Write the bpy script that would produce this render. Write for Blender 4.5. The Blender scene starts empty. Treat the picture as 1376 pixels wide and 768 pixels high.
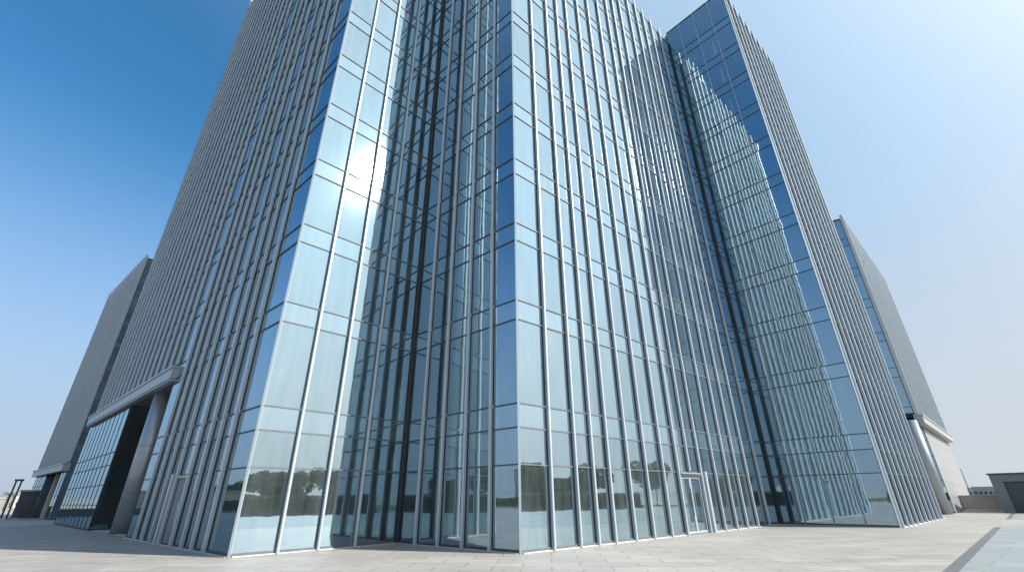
import bpy, bmesh, math, random
from mathutils import Vector, Matrix, noise
random.seed(11)
S = bpy.context.scene
COL = S.collection
rad = math.radians

# ------------------------------------------------------------------ helpers
def tag(o, label=None, cat=None, group=None, kind=None):
    if label: o['label'] = label
    if cat: o['category'] = cat
    if group: o['group'] = group
    if kind: o['kind'] = kind
    return o

def empty(name, loc=(0, 0, 0), rz=0.0):
    o = bpy.data.objects.new(name, None)
    o.location = loc; o.rotation_euler = (0, 0, rz)
    o.empty_display_size = .5
    COL.objects.link(o)
    return o

class MB:
    """collects boxes, prisms and faces in one mesh"""
    def __init__(self):
        self.v = []; self.f = []; self.m = []; self.r = []; self.s = []
    def face(self, pts, mi=0, rnd=0.0, sp=0.0):
        n = len(self.v); self.v += [tuple(p) for p in pts]
        self.f.append(tuple(range(n, n + len(pts)))); self.m.append(mi); self.r.append(rnd); self.s.append(sp)
    def prism(self, poly, z0, z1, mi=0, rnd=0.0, sp=0.0):
        """poly counter-clockwise (x, y)"""
        a = sum(poly[i][0]*poly[(i+1) % len(poly)][1]-poly[(i+1) % len(poly)][0]*poly[i][1] for i in range(len(poly)))
        if a < 0: poly = poly[::-1]
        n = len(self.v); k = len(poly)
        self.v += [(p[0], p[1], z0) for p in poly] + [(p[0], p[1], z1) for p in poly]
        fs = [tuple(n+i for i in reversed(range(k))), tuple(n+k+i for i in range(k))]
        fs += [(n+i, n+(i+1) % k, n+k+(i+1) % k, n+k+i) for i in range(k)]
        self.f += fs; self.m += [mi]*len(fs); self.r += [rnd]*len(fs); self.s += [sp]*len(fs)
    def box(self, x0, y0, z0, x1, y1, z1, mi=0, rnd=0.0):
        self.prism([(x0, y0), (x1, y0), (x1, y1), (x0, y1)], z0, z1, mi, rnd)
    def obox(self, c, ux, uy, hx, hy, z0, z1, mi=0, rnd=0.0, sp=0.0):
        """box at c (x, y) with axis ux, uy and half sizes"""
        p = [(c[0]+a*hx*ux[0]+b*hy*uy[0], c[1]+a*hx*ux[1]+b*hy*uy[1]) for a, b in ((-1, -1), (1, -1), (1, 1), (-1, 1))]
        self.prism(p, z0, z1, mi, rnd, sp)
    def cyl(self, cx, cy, r, z0, z1, n=24, mi=0, r1=None):
        r1 = r if r1 is None else r1
        k = len(self.v)
        self.v += [(cx+r*math.cos(2*math.pi*i/n), cy+r*math.sin(2*math.pi*i/n), z0) for i in range(n)]
        self.v += [(cx+r1*math.cos(2*math.pi*i/n), cy+r1*math.sin(2*math.pi*i/n), z1) for i in range(n)]
        fs = [tuple(k+i for i in reversed(range(n))), tuple(k+n+i for i in range(n))]
        fs += [(k+i, k+(i+1) % n, k+n+(i+1) % n, k+n+i) for i in range(n)]
        self.f += fs; self.m += [mi]*len(fs); self.r += [0]*len(fs); self.s += [0]*len(fs)
    def tube(self, pts, rs, n=8, mi=0):
        rings = []
        for i, p in enumerate(pts):
            p = Vector(p)
            d = (Vector(pts[min(i+1, len(pts)-1)])-Vector(pts[max(i-1, 0)])).normalized()
            a = d.orthogonal().normalized(); b = d.cross(a)
            k = len(self.v)
            for j in range(n):
                t = 2*math.pi*j/n
                self.v.append(tuple(p+rs[i]*(a*math.cos(t)+b*math.sin(t))))
            rings.append(k)
        for i in range(len(rings)-1):
            for j in range(n):
                j2 = (j+1) % n
                self.f.append((rings[i]+j, rings[i]+j2, rings[i+1]+j2, rings[i+1]+j)); self.m.append(mi); self.r.append(0); self.s.append(0)
        self.f.append(tuple(rings[-1]+j for j in range(n))); self.m.append(mi); self.r.append(0); self.s.append(0)
    def mesh(self, name, mats, smooth=False):
        me = bpy.data.meshes.new(name)
        me.from_pydata(self.v, [], self.f)
        for m in (mats if isinstance(mats, (list, tuple)) else [mats]): me.materials.append(m)
        me.polygons.foreach_set('material_index', self.m)
        if any(self.r) or any(self.s):
            a = me.attributes.new('rnd', 'FLOAT', 'FACE'); a.data.foreach_set('value', self.r)
            a = me.attributes.new('spn', 'FLOAT', 'FACE'); a.data.foreach_set('value', self.s)
        if smooth: me.polygons.foreach_set('use_smooth', [True]*len(self.f))
        me.update()
        return me
    def build(self, name, mats, parent=None, smooth=False):
        o = bpy.data.objects.new(name, self.mesh(name, mats, smooth))
        COL.objects.link(o)
        if parent: o.parent = parent
        return o

def copy_tree(o, parent=None):
    c = o.copy(); COL.objects.link(c)
    if parent: c.parent = parent
    for ch in [x for x in COL.objects if x.parent == o]:
        copy_tree(ch, c)
    return c

# ------------------------------------------------------------------ materials
def mat(name):
    m = bpy.data.materials.new(name); m.use_nodes = True
    nt = m.node_tree; nt.nodes.clear()
    out = nt.nodes.new('ShaderNodeOutputMaterial')
    return m, nt, out
def N(nt, t, **kw):
    n = nt.nodes.new(t)
    for k, v in kw.items():
        if k.startswith('i_'): n.inputs[k[2:].replace('_', ' ')].default_value = v
        else: setattr(n, k, v)
    return n
def ramp(nt, fac, stops):
    r = nt.nodes.new('ShaderNodeValToRGB')
    while len(r.color_ramp.elements) < len(stops): r.color_ramp.elements.new(.5)
    for e, (p, c) in zip(r.color_ramp.elements, stops):
        e.position = p; e.color = (*c, 1)
    nt.links.new(fac, r.inputs[0]); return r

def simple(name, c, rough=.6, metal=0.0, var=.12, scale=3.0, stretch=(1, 1, 1), bump=0.0):
    m, nt, out = mat(name)
    b = N(nt, 'ShaderNodeBsdfPrincipled'); b.inputs['Roughness'].default_value = rough; b.inputs['Metallic'].default_value = metal
    tc = N(nt, 'ShaderNodeTexCoord'); mp = N(nt, 'ShaderNodeMapping'); mp.inputs['Scale'].default_value = stretch
    nz = N(nt, 'ShaderNodeTexNoise'); nz.inputs['Scale'].default_value = scale; nz.inputs['Detail'].default_value = 6
    nt.links.new(tc.outputs['Object'], mp.inputs[0]); nt.links.new(mp.outputs[0], nz.inputs[0])
    r = ramp(nt, nz.outputs[0], [(.3, tuple(x*(1-var) for x in c)), (.7, tuple(min(1, x*(1+var)) for x in c))])
    nt.links.new(r.outputs[0], b.inputs['Base Color'])
    if bump:
        bp = N(nt, 'ShaderNodeBump'); bp.inputs['Strength'].default_value = bump; bp.inputs['Distance'].default_value = .02
        nt.links.new(nz.outputs[0], bp.inputs['Height']); nt.links.new(bp.outputs[0], b.inputs['Normal'])
    nt.links.new(b.outputs[0], out.inputs[0])
    return m

def glass_mat(name, refl, body, f0=.5, haze=.05, spl=.10):
    m, nt, out = mat(name); L = nt.links.new
    geo = N(nt, 'ShaderNodeTexCoord')
    nz = N(nt, 'ShaderNodeTexNoise'); nz.inputs['Scale'].default_value = .9; nz.inputs['Detail'].default_value = 2
    L(geo.outputs['Object'], nz.inputs[0])
    bp = N(nt, 'ShaderNodeBump'); bp.inputs['Strength'].default_value = .16; bp.inputs['Distance'].default_value = .012
    L(nz.outputs[0], bp.inputs['Height'])
    at = N(nt, 'ShaderNodeAttribute', attribute_name='rnd'); asp = N(nt, 'ShaderNodeAttribute', attribute_name='spn')
    # vision panes let the room behind show through the tint; spandrel strips are opaque
    trn = N(nt, 'ShaderNodeBsdfTransparent'); trn.inputs[0].default_value = (.40, .54, .56, 1)
    dspan = N(nt, 'ShaderNodeBsdfDiffuse'); dspan.inputs[0].default_value = (*body, 1)
    film = N(nt, 'ShaderNodeBsdfDiffuse'); film.inputs[0].default_value = (.44, .55, .56, 1)
    nd = N(nt, 'ShaderNodeTexNoise'); nd.inputs['Scale'].default_value = 1.3; nd.inputs['Detail'].default_value = 5
    md = N(nt, 'ShaderNodeMapping'); md.inputs['Scale'].default_value = (3, 3, .35); L(geo.outputs['Object'], md.inputs[0]); L(md.outputs[0], nd.inputs[0])
    fr_ = N(nt, 'ShaderNodeMapRange'); fr_.inputs['From Min'].default_value = .3; fr_.inputs['From Max'].default_value = .75
    fr_.inputs['To Min'].default_value = .08; fr_.inputs['To Max'].default_value = .22; L(nd.outputs[0], fr_.inputs[0])
    dv = N(nt, 'ShaderNodeMixShader'); L(asp.outputs['Fac'], dv.inputs[0]); L(trn.outputs[0], dv.inputs[1]); L(dspan.outputs[0], dv.inputs[2])
    df = N(nt, 'ShaderNodeMixShader'); L(fr_.outputs[0], df.inputs[0]); L(dv.outputs[0], df.inputs[1]); L(film.outputs[0], df.inputs[2])
    g = N(nt, 'ShaderNodeBsdfGlossy'); g.inputs['Roughness'].default_value = 0.0; g.inputs[0].default_value = (*refl, 1); L(bp.outputs[0], g.inputs['Normal'])
    g2 = N(nt, 'ShaderNodeBsdfGlossy'); g2.inputs['Roughness'].default_value = .09; g2.inputs[0].default_value = (.9, .93, .95, 1)
    mg = N(nt, 'ShaderNodeMixShader'); mg.inputs[0].default_value = haze; L(g.outputs[0], mg.inputs[1]); L(g2.outputs[0], mg.inputs[2])
    lw = N(nt, 'ShaderNodeFresnel'); lw.inputs[0].default_value = 1.5
    # reflectance = f0 + (1-f0)*fresnel, a touch different on every pane
    ma = N(nt, 'ShaderNodeMath', operation='MULTIPLY_ADD'); ma.inputs[1].default_value = 1-f0; ma.inputs[2].default_value = f0
    L(lw.outputs[0], ma.inputs[0])
    mv = N(nt, 'ShaderNodeMath', operation='MULTIPLY_ADD'); mv.inputs[1].default_value = -.05; L(at.outputs['Fac'], mv.inputs[0]); L(ma.outputs[0], mv.inputs[2])
    mx = N(nt, 'ShaderNodeMixShader'); L(mv.outputs[0], mx.inputs[0]); L(df.outputs[0], mx.inputs[1]); L(mg.outputs[0], mx.inputs[2])
    L(mx.outputs[0], out.inputs[0])
    return m

M = {}
M['glass'] = glass_mat('tinted_glass', (.61, .83, .97), (.045, .065, .078), f0=.48)
def clear(name, c):
    m, nt, out = mat(name); t = N(nt, 'ShaderNodeBsdfTransparent'); t.inputs[0].default_value = (*c, 1); nt.links.new(t.outputs[0], out.inputs[0]); return m
M['glass_in'] = clear('glass_inner_side', (.92, .95, .95))
M['slab'] = simple('office_ceiling', (.42, .42, .41), .8, 0, .05, 2)
M['carpet'] = simple('office_wall', (.30, .31, .31), .9, 0, .25, .4)
M['blind'] = simple('window_blind', (.48, .48, .46), .8, 0, .08, .8)
M['alu'] = simple('aluminium_fin', (.47, .53, .58), .38, .3, .05, 1.2, (1, 1, .15))
M['frame'] = simple('dark_frame', (.07, .08, .09), .6, .1, .1)  # window bars: darker copy, shade on the sunless faces put into the colour
M['frame2'] = simple('grey_frame', (.13, .14, .155), .6, .1, .08)  # window bars: lighter copy, sunlight on the sun-facing faces put into the colour
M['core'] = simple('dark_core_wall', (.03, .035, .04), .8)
M['roof'] = simple('roof_membrane', (.35, .35, .34), .8)
M['lintel'] = simple('lintel_metal', (.36, .385, .42), .4, .35, .06, 1.5)
M['lintel_w'] = simple('lintel_pale', (.38, .39, .40), .45, .3, .04)
M['column'] = simple('column_metal', (.36, .39, .42), .34, .4, .06, 1.0, (1, 1, .2))
M['soffit'] = simple('soffit_panel', (.12, .125, .13), .6)
M['plinth'] = simple('plinth_stone', (.62, .60, .57), .6)
M['steel'] = simple('brushed_steel', (.6, .6, .6), .25, .9)
M['palepanel'] = simple('pale_stone_panel', (.30, .305, .31), .35, 0, .05)
M['pole'] = simple('pole_dark', (.06, .065, .07), .45, .4)
M['hutgrey'] = simple('hut_grey', (.19, .215, .24), .55, .2, .06)
M['hutdark'] = simple('hut_dark', (.085, .10, .115), .5, .2, .08)
M['hutshade'] = simple('hut_slate', (.065, .08, .105), .6)
M['beige'] = simple('beige_render', (.50, .45, .38), .85, 0, .1, 1.0)
M['white'] = simple('white_render', (.70, .68, .64), .8, 0, .06, 1.0)
M['bark'] = simple('bark', (.11, .08, .055), .9, 0, .3, 12, (1, 1, .3), .6)
M['win'] = simple('dark_window', (.03, .035, .04), .15)
M['red'] = simple('red_paint', (.4, .08, .05), .6)

def leafmat(name, c1, c2):
    m, nt, out = mat(name); L = nt.links.new
    b = N(nt, 'ShaderNodeBsdfPrincipled'); b.inputs['Roughness'].default_value = .55
    oi = N(nt, 'ShaderNodeNewGeometry')
    r = ramp(nt, oi.outputs['Random Per Island'], [(0, c1), (1, c2)])
    L(r.outputs[0], b.inputs['Base Color'])
    tr = N(nt, 'ShaderNodeBsdfTranslucent'); L(r.outputs[0], tr.inputs[0])
    mx = N(nt, 'ShaderNodeMixShader'); mx.inputs[0].default_value = .25; L(b.outputs[0], mx.inputs[1]); L(tr.outputs[0], mx.inputs[2])
    L(mx.outputs[0], out.inputs[0]); return m
M['leaf'] = leafmat('leaf', (.03, .06, .015), (.08, .14, .035))
M['leaf2'] = leafmat('leaf_hedge', (.03, .075, .025), (.07, .15, .05))
M['leaf3'] = leafmat('leaf_olive', (.05, .07, .03), (.11, .13, .06))
M['hedgecore'] = simple('hedge_core', (.045, .075, .04), .95, 0, .5, 6, (1, 1, 1), .8)
M['frond'] = leafmat('palm_frond', (.045, .07, .02), (.10, .13, .05))

def paving(name, base, tint, w, h, mortar, rough, rot=0.0, spec=.25, seed=0.0, mc=.62):
    m, nt, out = mat(name); L = nt.links.new
    tc = N(nt, 'ShaderNodeTexCoord'); mp = N(nt, 'ShaderNodeMapping'); mp.inputs['Rotation'].default_value = (0, 0, rot); mp.inputs['Location'].default_value = (seed, seed*.7, 0)
    L(tc.outputs['Object'], mp.inputs[0])
    br = N(nt, 'ShaderNodeTexBrick'); br.offset = .5
    br.inputs['Scale'].default_value = 1; br.inputs['Brick Width'].default_value = w; br.inputs['Row Height'].default_value = h
    br.inputs['Mortar Size'].default_value = mortar; br.inputs['Mortar Smooth'].default_value = .2; br.inputs['Bias'].default_value = 0
    br.inputs['Color1'].default_value = (*[x*.90 for x in base], 1); br.inputs['Color2'].default_value = (*[x*1.07 for x in base], 1)
    br.inputs['Mortar'].default_value = (*[x*mc for x in base], 1)
    L(mp.outputs[0], br.inputs[0])
    n1 = N(nt, 'ShaderNodeTexNoise'); n1.inputs['Scale'].default_value = .35; n1.inputs['Detail'].default_value = 6; n1.inputs['Roughness'].default_value = .65
    ms = N(nt, 'ShaderNodeMapping'); ms.inputs['Scale'].default_value = (1, 2.6, 1); L(mp.outputs[0], ms.inputs[0]); L(ms.outputs[0], n1.inputs[0])
    r1 = ramp(nt, n1.outputs[0], [(.3, (.80, .80, .81)), (.62, (1.0, .995, .985))])
    n2 = N(nt, 'ShaderNodeTexNoise'); n2.inputs['Scale'].default_value = 14; n2.inputs['Detail'].default_value = 8
    L(mp.outputs[0], n2.inputs[0])
    r2 = ramp(nt, n2.outputs[0], [(.35, (.90, .90, .90)), (.65, (1.03, 1.03, 1.03))])
    # scattered blotches
    n3 = N(nt, 'ShaderNodeTexNoise'); n3.inputs['Scale'].default_value = 1.6; n3.inputs['Detail'].default_value = 9; n3.inputs['Roughness'].default_value = .7
    L(mp.outputs[0], n3.inputs[0])
    r3 = ramp(nt, n3.outputs[0], [(.30, tint), (.44, (1, 1, 1))])
    c = br.outputs[0]
    for r in (r1, r2, r3):
        x = N(nt, 'ShaderNodeMixRGB', blend_type='MULTIPLY'); x.inputs[0].default_value = 1
        L(c, x.inputs[1]); L(r.outputs[0], x.inputs[2]); c = x.outputs[0]
    b = N(nt, 'ShaderNodeBsdfPrincipled'); L(c, b.inputs['Base Color'])
    b.inputs['Specular IOR Level'].default_value = spec
    rr = N(nt, 'ShaderNodeMapRange'); rr.inputs['To Min'].default_value = rough-.1; rr.inputs['To Max'].default_value = rough+.12
    L(n1.outputs[0], rr.inputs[0]); L(rr.outputs[0], b.inputs['Roughness'])
    bp = N(nt, 'ShaderNodeBump'); bp.inputs['Strength'].default_value = .25; bp.inputs['Distance'].default_value = .008
    ad = N(nt, 'ShaderNodeMath', operation='MULTIPLY_ADD'); ad.inputs[1].default_value = -1; L(br.outputs['Fac'], ad.inputs[0]); L(n2.outputs[0], ad.inputs[2])
    L(ad.outputs[0], bp.inputs['Height']); L(bp.outputs[0], b.inputs['Normal'])
    L(b.outputs[0], out.inputs[0]); return m
M['paving'] = paving('plaza_paving', (.395, .375, .35), (.80, .79, .80), 1.5, .75, .016, .55, rad(4), mc=.48)
M['paving2'] = paving('green_paving', (.31, .345, .345), (.85, .88, .88), 2.4, 1.2, .012, .55, rad(48.4), .12, 3.1, .6)
M['border'] = simple('border_stone', (.12, .12, .13), .6)
M['kerb'] = simple('kerb_stone', (.5, .49, .47), .7)
M['sand'] = simple('sandy_ground', (.30, .27, .22), .95, 0, .2, .05)
M['lawn'] = simple('lawn_grass', (.055, .09, .03), .9, 0, .35, 3, (1, 1, 1), .8)
M['asphalt'] = simple('asphalt', (.055, .055, .058), .85, 0, .15, 5)
M['hill'] = simple('far_hill', (.26, .26, .25), .95, 0, .15, .01)
M['roofred'] = simple('clay_roof', (.30, .13, .09), .85)

# ------------------------------------------------------------------ world, sun, camera
SUN_AZ, SUN_EL = 108.9, 37.4          # clockwise from +Y (the way the camera looks)
SKY_TINT = (.175, .45, .57)
BROAD = (1.18, 1.72, 2.3)
AUREOLE = (4.3, 3.7, 3.0)          # x .15 strength, before exposure
HAZE_FAR = (1.35, 1.5, 1.85); HAZE_SUN = (1.85, 1.92, 2.02)
w = bpy.data.worlds.new('World'); S.world = w; w.use_nodes = True
nt = w.node_tree; bg = nt.nodes['Background']
sky = nt.nodes.new('ShaderNodeTexSky'); sky.sky_type = 'NISHITA'; sky.sun_disc = False
sky.sun_elevation = rad(SUN_EL); sky.sun_rotation = rad(SUN_AZ)
sky.air_density = 1.0; sky.dust_density = 1.2; sky.ozone_density = 1.5; sky.altitude = 0
SUNV = (math.sin(rad(SUN_AZ))*math.cos(rad(SUN_EL)), math.cos(rad(SUN_AZ))*math.cos(rad(SUN_EL)), math.sin(rad(SUN_EL)))
# hazy air: pale aureole on the sun's side of the sky and a pale band along the horizon
tc = nt.nodes.new('ShaderNodeTexCoord')
tint = N(nt, 'ShaderNodeMixRGB', blend_type='MULTIPLY'); tint.inputs[0].default_value = 1; tint.inputs[2].default_value = (*SKY_TINT, 1)
nt.links.new(sky.outputs[0], tint.inputs[1])
dt = N(nt, 'ShaderNodeVectorMath', operation='DOT_PRODUCT'); dt.inputs[1].default_value = SUNV; nt.links.new(tc.outputs['Generated'], dt.inputs[0])
mxm = N(nt, 'ShaderNodeMath', operation='MAXIMUM'); mxm.inputs[1].default_value = 0; nt.links.new(dt.outputs['Value'], mxm.inputs[0])
pw = N(nt, 'ShaderNodeMath', operation='POWER'); pw.inputs[1].default_value = 6.0; nt.links.new(mxm.outputs[0], pw.inputs[0])
ad = N(nt, 'ShaderNodeMixRGB', blend_type='ADD'); ad.inputs[0].default_value = 1
hz = N(nt, 'ShaderNodeMixRGB', blend_type='MIX'); hz.inputs[1].default_value = (0, 0, 0, 1); hz.inputs[2].default_value = (*AUREOLE, 1)
cp = N(nt, 'ShaderNodeMath', operation='MINIMUM'); cp.inputs[1].default_value = .55; nt.links.new(pw.outputs[0], cp.inputs[0]); nt.links.new(cp.outputs[0], hz.inputs[0]); nt.links.new(hz.outputs[0], ad.inputs[2])
sp = N(nt, 'ShaderNodeSeparateXYZ'); nt.links.new(tc.outputs['Generated'], sp.inputs[0])
ab = N(nt, 'ShaderNodeMath', operation='ABSOLUTE'); nt.links.new(sp.outputs['Z'], ab.inputs[0])
ee = N(nt, 'ShaderNodeMapRange', interpolation_type='SMOOTHSTEP'); ee.inputs['From Min'].default_value = .62; ee.inputs['From Max'].default_value = .0; nt.links.new(ab.outputs[0], ee.inputs[0])
sc_ = N(nt, 'ShaderNodeMath', operation='MULTIPLY'); sc_.inputs[1].default_value = .93; nt.links.new(ee.outputs[0], sc_.inputs[0])
hc = N(nt, 'ShaderNodeMixRGB'); hc.inputs[1].default_value = (*HAZE_FAR, 1); hc.inputs[2].default_value = (*HAZE_SUN, 1)
hm = N(nt, 'ShaderNodeMapRange'); hm.inputs['From Min'].default_value = -.75; hm.inputs['From Max'].default_value = .6; nt.links.new(dt.outputs['Value'], hm.inputs[0]); nt.links.new(hm.outputs[0], hc.inputs[0])
fx = N(nt, 'ShaderNodeMixRGB'); nt.links.new(sc_.outputs[0], fx.inputs[0]); 
bm = N(nt, 'ShaderNodeMapRange', interpolation_type='SMOOTHSTEP'); bm.inputs['From Min'].default_value = -.12; bm.inputs['From Max'].default_value = .5; bm.inputs['To Max'].default_value = .85
nt.links.new(dt.outputs['Value'], bm.inputs[0])
broad = N(nt, 'ShaderNodeMixRGB'); broad.inputs[2].default_value = (*BROAD, 1)
nt.links.new(bm.outputs[0], broad.inputs[0]); nt.links.new(tint.outputs[0], broad.inputs[1]); nt.links.new(broad.outputs[0], fx.inputs[1]); nt.links.new(hc.outputs[0], fx.inputs[2])
nt.links.new(fx.outputs[0], ad.inputs[1]); nt.links.new(ad.outputs[0], bg.inputs[0]); bg.inputs[1].default_value = .15
sd = bpy.data.lights.new('sun', 'SUN'); sd.energy = 3.0; sd.angle = rad(.53); sd.color = (1, .955, .89)
so = bpy.data.objects.new('sun', sd); COL.objects.link(so)
toSun = Vector((math.sin(rad(SUN_AZ))*math.cos(rad(SUN_EL)), math.cos(rad(SUN_AZ))*math.cos(rad(SUN_EL)), math.sin(rad(SUN_EL))))
so.rotation_euler = toSun.to_track_quat('Z', 'Y').to_euler(); so.location = toSun*80

cd = bpy.data.cameras.new('camera'); co = bpy.data.objects.new('camera', cd); COL.objects.link(co); S.camera = co
cd.sensor_width = 36; cd.lens = 602.603/1376*36; cd.clip_start = .1; cd.clip_end = 20000
p, r = rad(25.2532), rad(-.63745)
f = Vector((0, math.cos(p), math.sin(p))); u = Vector((0, -math.sin(p), math.cos(p))); x = Vector((1, 0, 0))
cx = x*math.cos(r)+u*math.sin(r); cu = -x*math.sin(r)+u*math.cos(r)
mw = Matrix((cx, cu, -f)).transposed().to_4x4(); mw.translation = (0, 0, 1.6); co.matrix_world = mw
S.view_settings.view_transform = 'Standard'; S.view_settings.look = 'None'
S.view_settings.exposure = 1.3; S.view_settings.gamma = 1
S.cycles.transparent_max_bounces = 24; S.cycles.max_bounces = 9; S.cycles.glossy_bounces = 5; S.cycles.diffuse_bounces = 2
S.cycles.sample_clamp_indirect = 6; S.cycles.caustics_reflective = False; S.cycles.caustics_refractive = False

# ------------------------------------------------------------------ ground
def sheet(name, poly, z, m, kind='structure'):
    b = MB(); b.face([(a, c, z) for a, c in poly]); o = b.build(name, m); tag(o, kind=kind); return o
g = MB(); R = 4000
g.face([(-R, -R, 0), (R, -R, 0), (R, R, 0), (-R, R, 0)]); tag(g.build('ground', M['sand']), kind='structure')
sheet('plaza_paving', [(-60, -22), (10, -22), (66, 30), (66, 90), (-130, 130), (-140, 60), (-60, -8)], .004, M['paving'])
sheet('green_paving', [(3.5, 5.9), (24.5, 25.9), (58, 25.9), (58, 22.0), (14, -19), (3.5, -19)], .008, M['paving2'])
sheet('far_green_paving', [(32.6, 33.5), (42.2, 42.7), (66, 42.7), (66, 33.5)], .008, M['paving2'])
def strip(name, a, b, wd, z, m):
    a, b = Vector(a), Vector(b); d = (b-a).normalized(); n = Vector((-d.y, d.x))*wd/2
    sheet(name, [tuple(a-n), tuple(b-n), tuple(b+n), tuple(a+n)], z, m)
strip('paving_border', (3.5, 5.9), (24.5, 25.9), .26, .012, M['border'])
strip('paving_border', (24.4, 25.9), (58, 25.9), .12, .016, M['border'])
strip('paving_border', (32.6, 33.5), (42.2, 42.7), .22, .012, M['border'])
# lawns and street seen in the reflections behind the camera
sheet('lawn', [(-59.5, -22.4), (-59.5, -60), (90, -60), (90, 50), (67, 30), (10.2, -22.4)], .010, M['lawn'])
sheet('lawn', [(-61, -22), (-142, 60), (-220, 60), (-220, -60), (-61, -60)], .010, M['lawn'])
sheet('road', [(-400, -62), (400, -62), (400, -72), (-400, -72)], .012, M['asphalt'])

# ------------------------------------------------------------------ the glass building
V = lambda *a: Vector(a)
L_, V1, C_, V2, E_ = V(-8.942, 16.246), V(-4.72, 20.60), V(.182, 16.345), V(16.03, 30.56), V(19.880, 26.301)
d1 = V(math.cos(rad(138.8)), math.sin(rad(138.8)))
d6 = (V2-C_).normalized()
A_ = L_+38.9*d1                 # far end of the left face
F6e = E_+13.2*d6
def outn(d, side): return V(d.y, -d.x)*side

FH = 3.55
def levels(top):
    z = [.07, 2.63, 3.85, 4.68, 7.90, 8.72]
    a, b = 11.48, 12.36
    while b < top-1.2:
        z += [a, b]; a += FH; b += FH
    if z[-1] > top-.5: z = z[:-2]
    z.append(top); return z
SPAN = lambda i: i >= 2 and i % 2 == 0       # panel i (from level i to i+1) is a spandrel strip

def bay_mesh(A, d, n, s0, s1, zs, gap=.012, off=0.0, first=0):
    """one strip of panes between two fins: every pane a slab with its own very slight tilt"""
    mb = MB()
    for i in range(len(zs)-1):
        z0, z1 = zs[i]+gap, zs[i+1]-gap
        j = [random.uniform(-.0024, .0024) for _ in range(3)]
        rnd = random.random()
        a = A+d*(s0+.02); b = A+d*(s1-.02)
        def P(q, z, o): return (q.x+n.x*o, q.y+n.y*o, z)
        f4 = [P(a, z0, off+j[0]), P(b, z0, off+j[1]), P(b, z1, off+j[1]+j[2]), P(a, z1, off+j[0]+j[2])]
        b4 = [P(a, z0, off-.03), P(b, z0, off-.03), P(b, z1, off-.03), P(a, z1, off-.03)]
        sp = 1.0 if SPAN(i+first) else 0.0
        if (d.x*n.y-d.y*n.x) > 0: f4 = [f4[1], f4[0], f4[3], f4[2]]; b4 = [b4[1], b4[0], b4[3], b4[2]]
        mb.face(f4, 0, rnd, sp)
        mb.face(b4[::-1], 1, rnd, sp)
        for q in range(4):
            q2 = (q+1) % 4
            mb.face([f4[q2], f4[q], b4[q], b4[q2]], 1, rnd, sp)
    return mb
def frame_mesh(A, d, n, s0, s1, zs, th=.045, off=0.0, base=True):
    mb = MB()
    c = (s0+s1)/2; h = (s1-s0)/2-.004
    for i, z in enumerate(zs):
        t = th if 0 < i < len(zs)-1 else .07
        q = A+d*c+n*(off+.002)
        mb.obox((q.x, q.y), d, n, h, .034, z-t/2, z+t/2)
    for s in (s0+.018, s1-.018):
        q = A+d*s+n*(off-.008)
        mb.obox((q.x, q.y), d, n, .014, .030, zs[0]+.04, zs[-1]-.04)
    return mb
def fin_mesh(A, d, n, s, z0, z1, wd=.10, dp=.165, zs=None, off=0.0):
    """projecting blade with bevelled edges, jointed at each floor"""
    mb = MB(); cuts = [z0]+[z for z in (zs or []) if z0+1 < z < z1-1]+[z1]
    k = .022
    prof = [(-wd/2, .04), (wd/2, .04), (wd/2, dp-k), (wd/2-k, dp), (-wd/2+k, dp), (-wd/2, dp-k)]
    for a, b in zip(cuts, cuts[1:]):
        pl = [tuple((A+d*(s+u_)+n*(v_+off))[:]) for u_, v_ in prof]
        mb.prism(pl, a+(.007 if a != z0 else 0), b-(.007 if b != z1 else 0))
    for z in cuts[1:-1]:
        q = A+d*s+n*(.09+off); mb.obox((q.x, q.y), d, n, wd/2-.02, .07, z-.03, z+.03)
        q = A+d*s+n*(.03+off); mb.obox((q.x, q.y), d, n, wd/2+.035, .03, z-.06, z+.06)
    return mb

tower = empty('office_building', (C_.x, C_.y, 0))
tag(tower, 'huge zigzag glass office building with vertical metal fins filling the middle of the photo', 'building')
T = tower
def par(o, parent):
    o.parent = parent
    o.matrix_parent_inverse = Matrix.Translation(parent.location).inverted() if parent.type == 'EMPTY' else Matrix()
    return o
bpy.context.view_layer.update()

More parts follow.
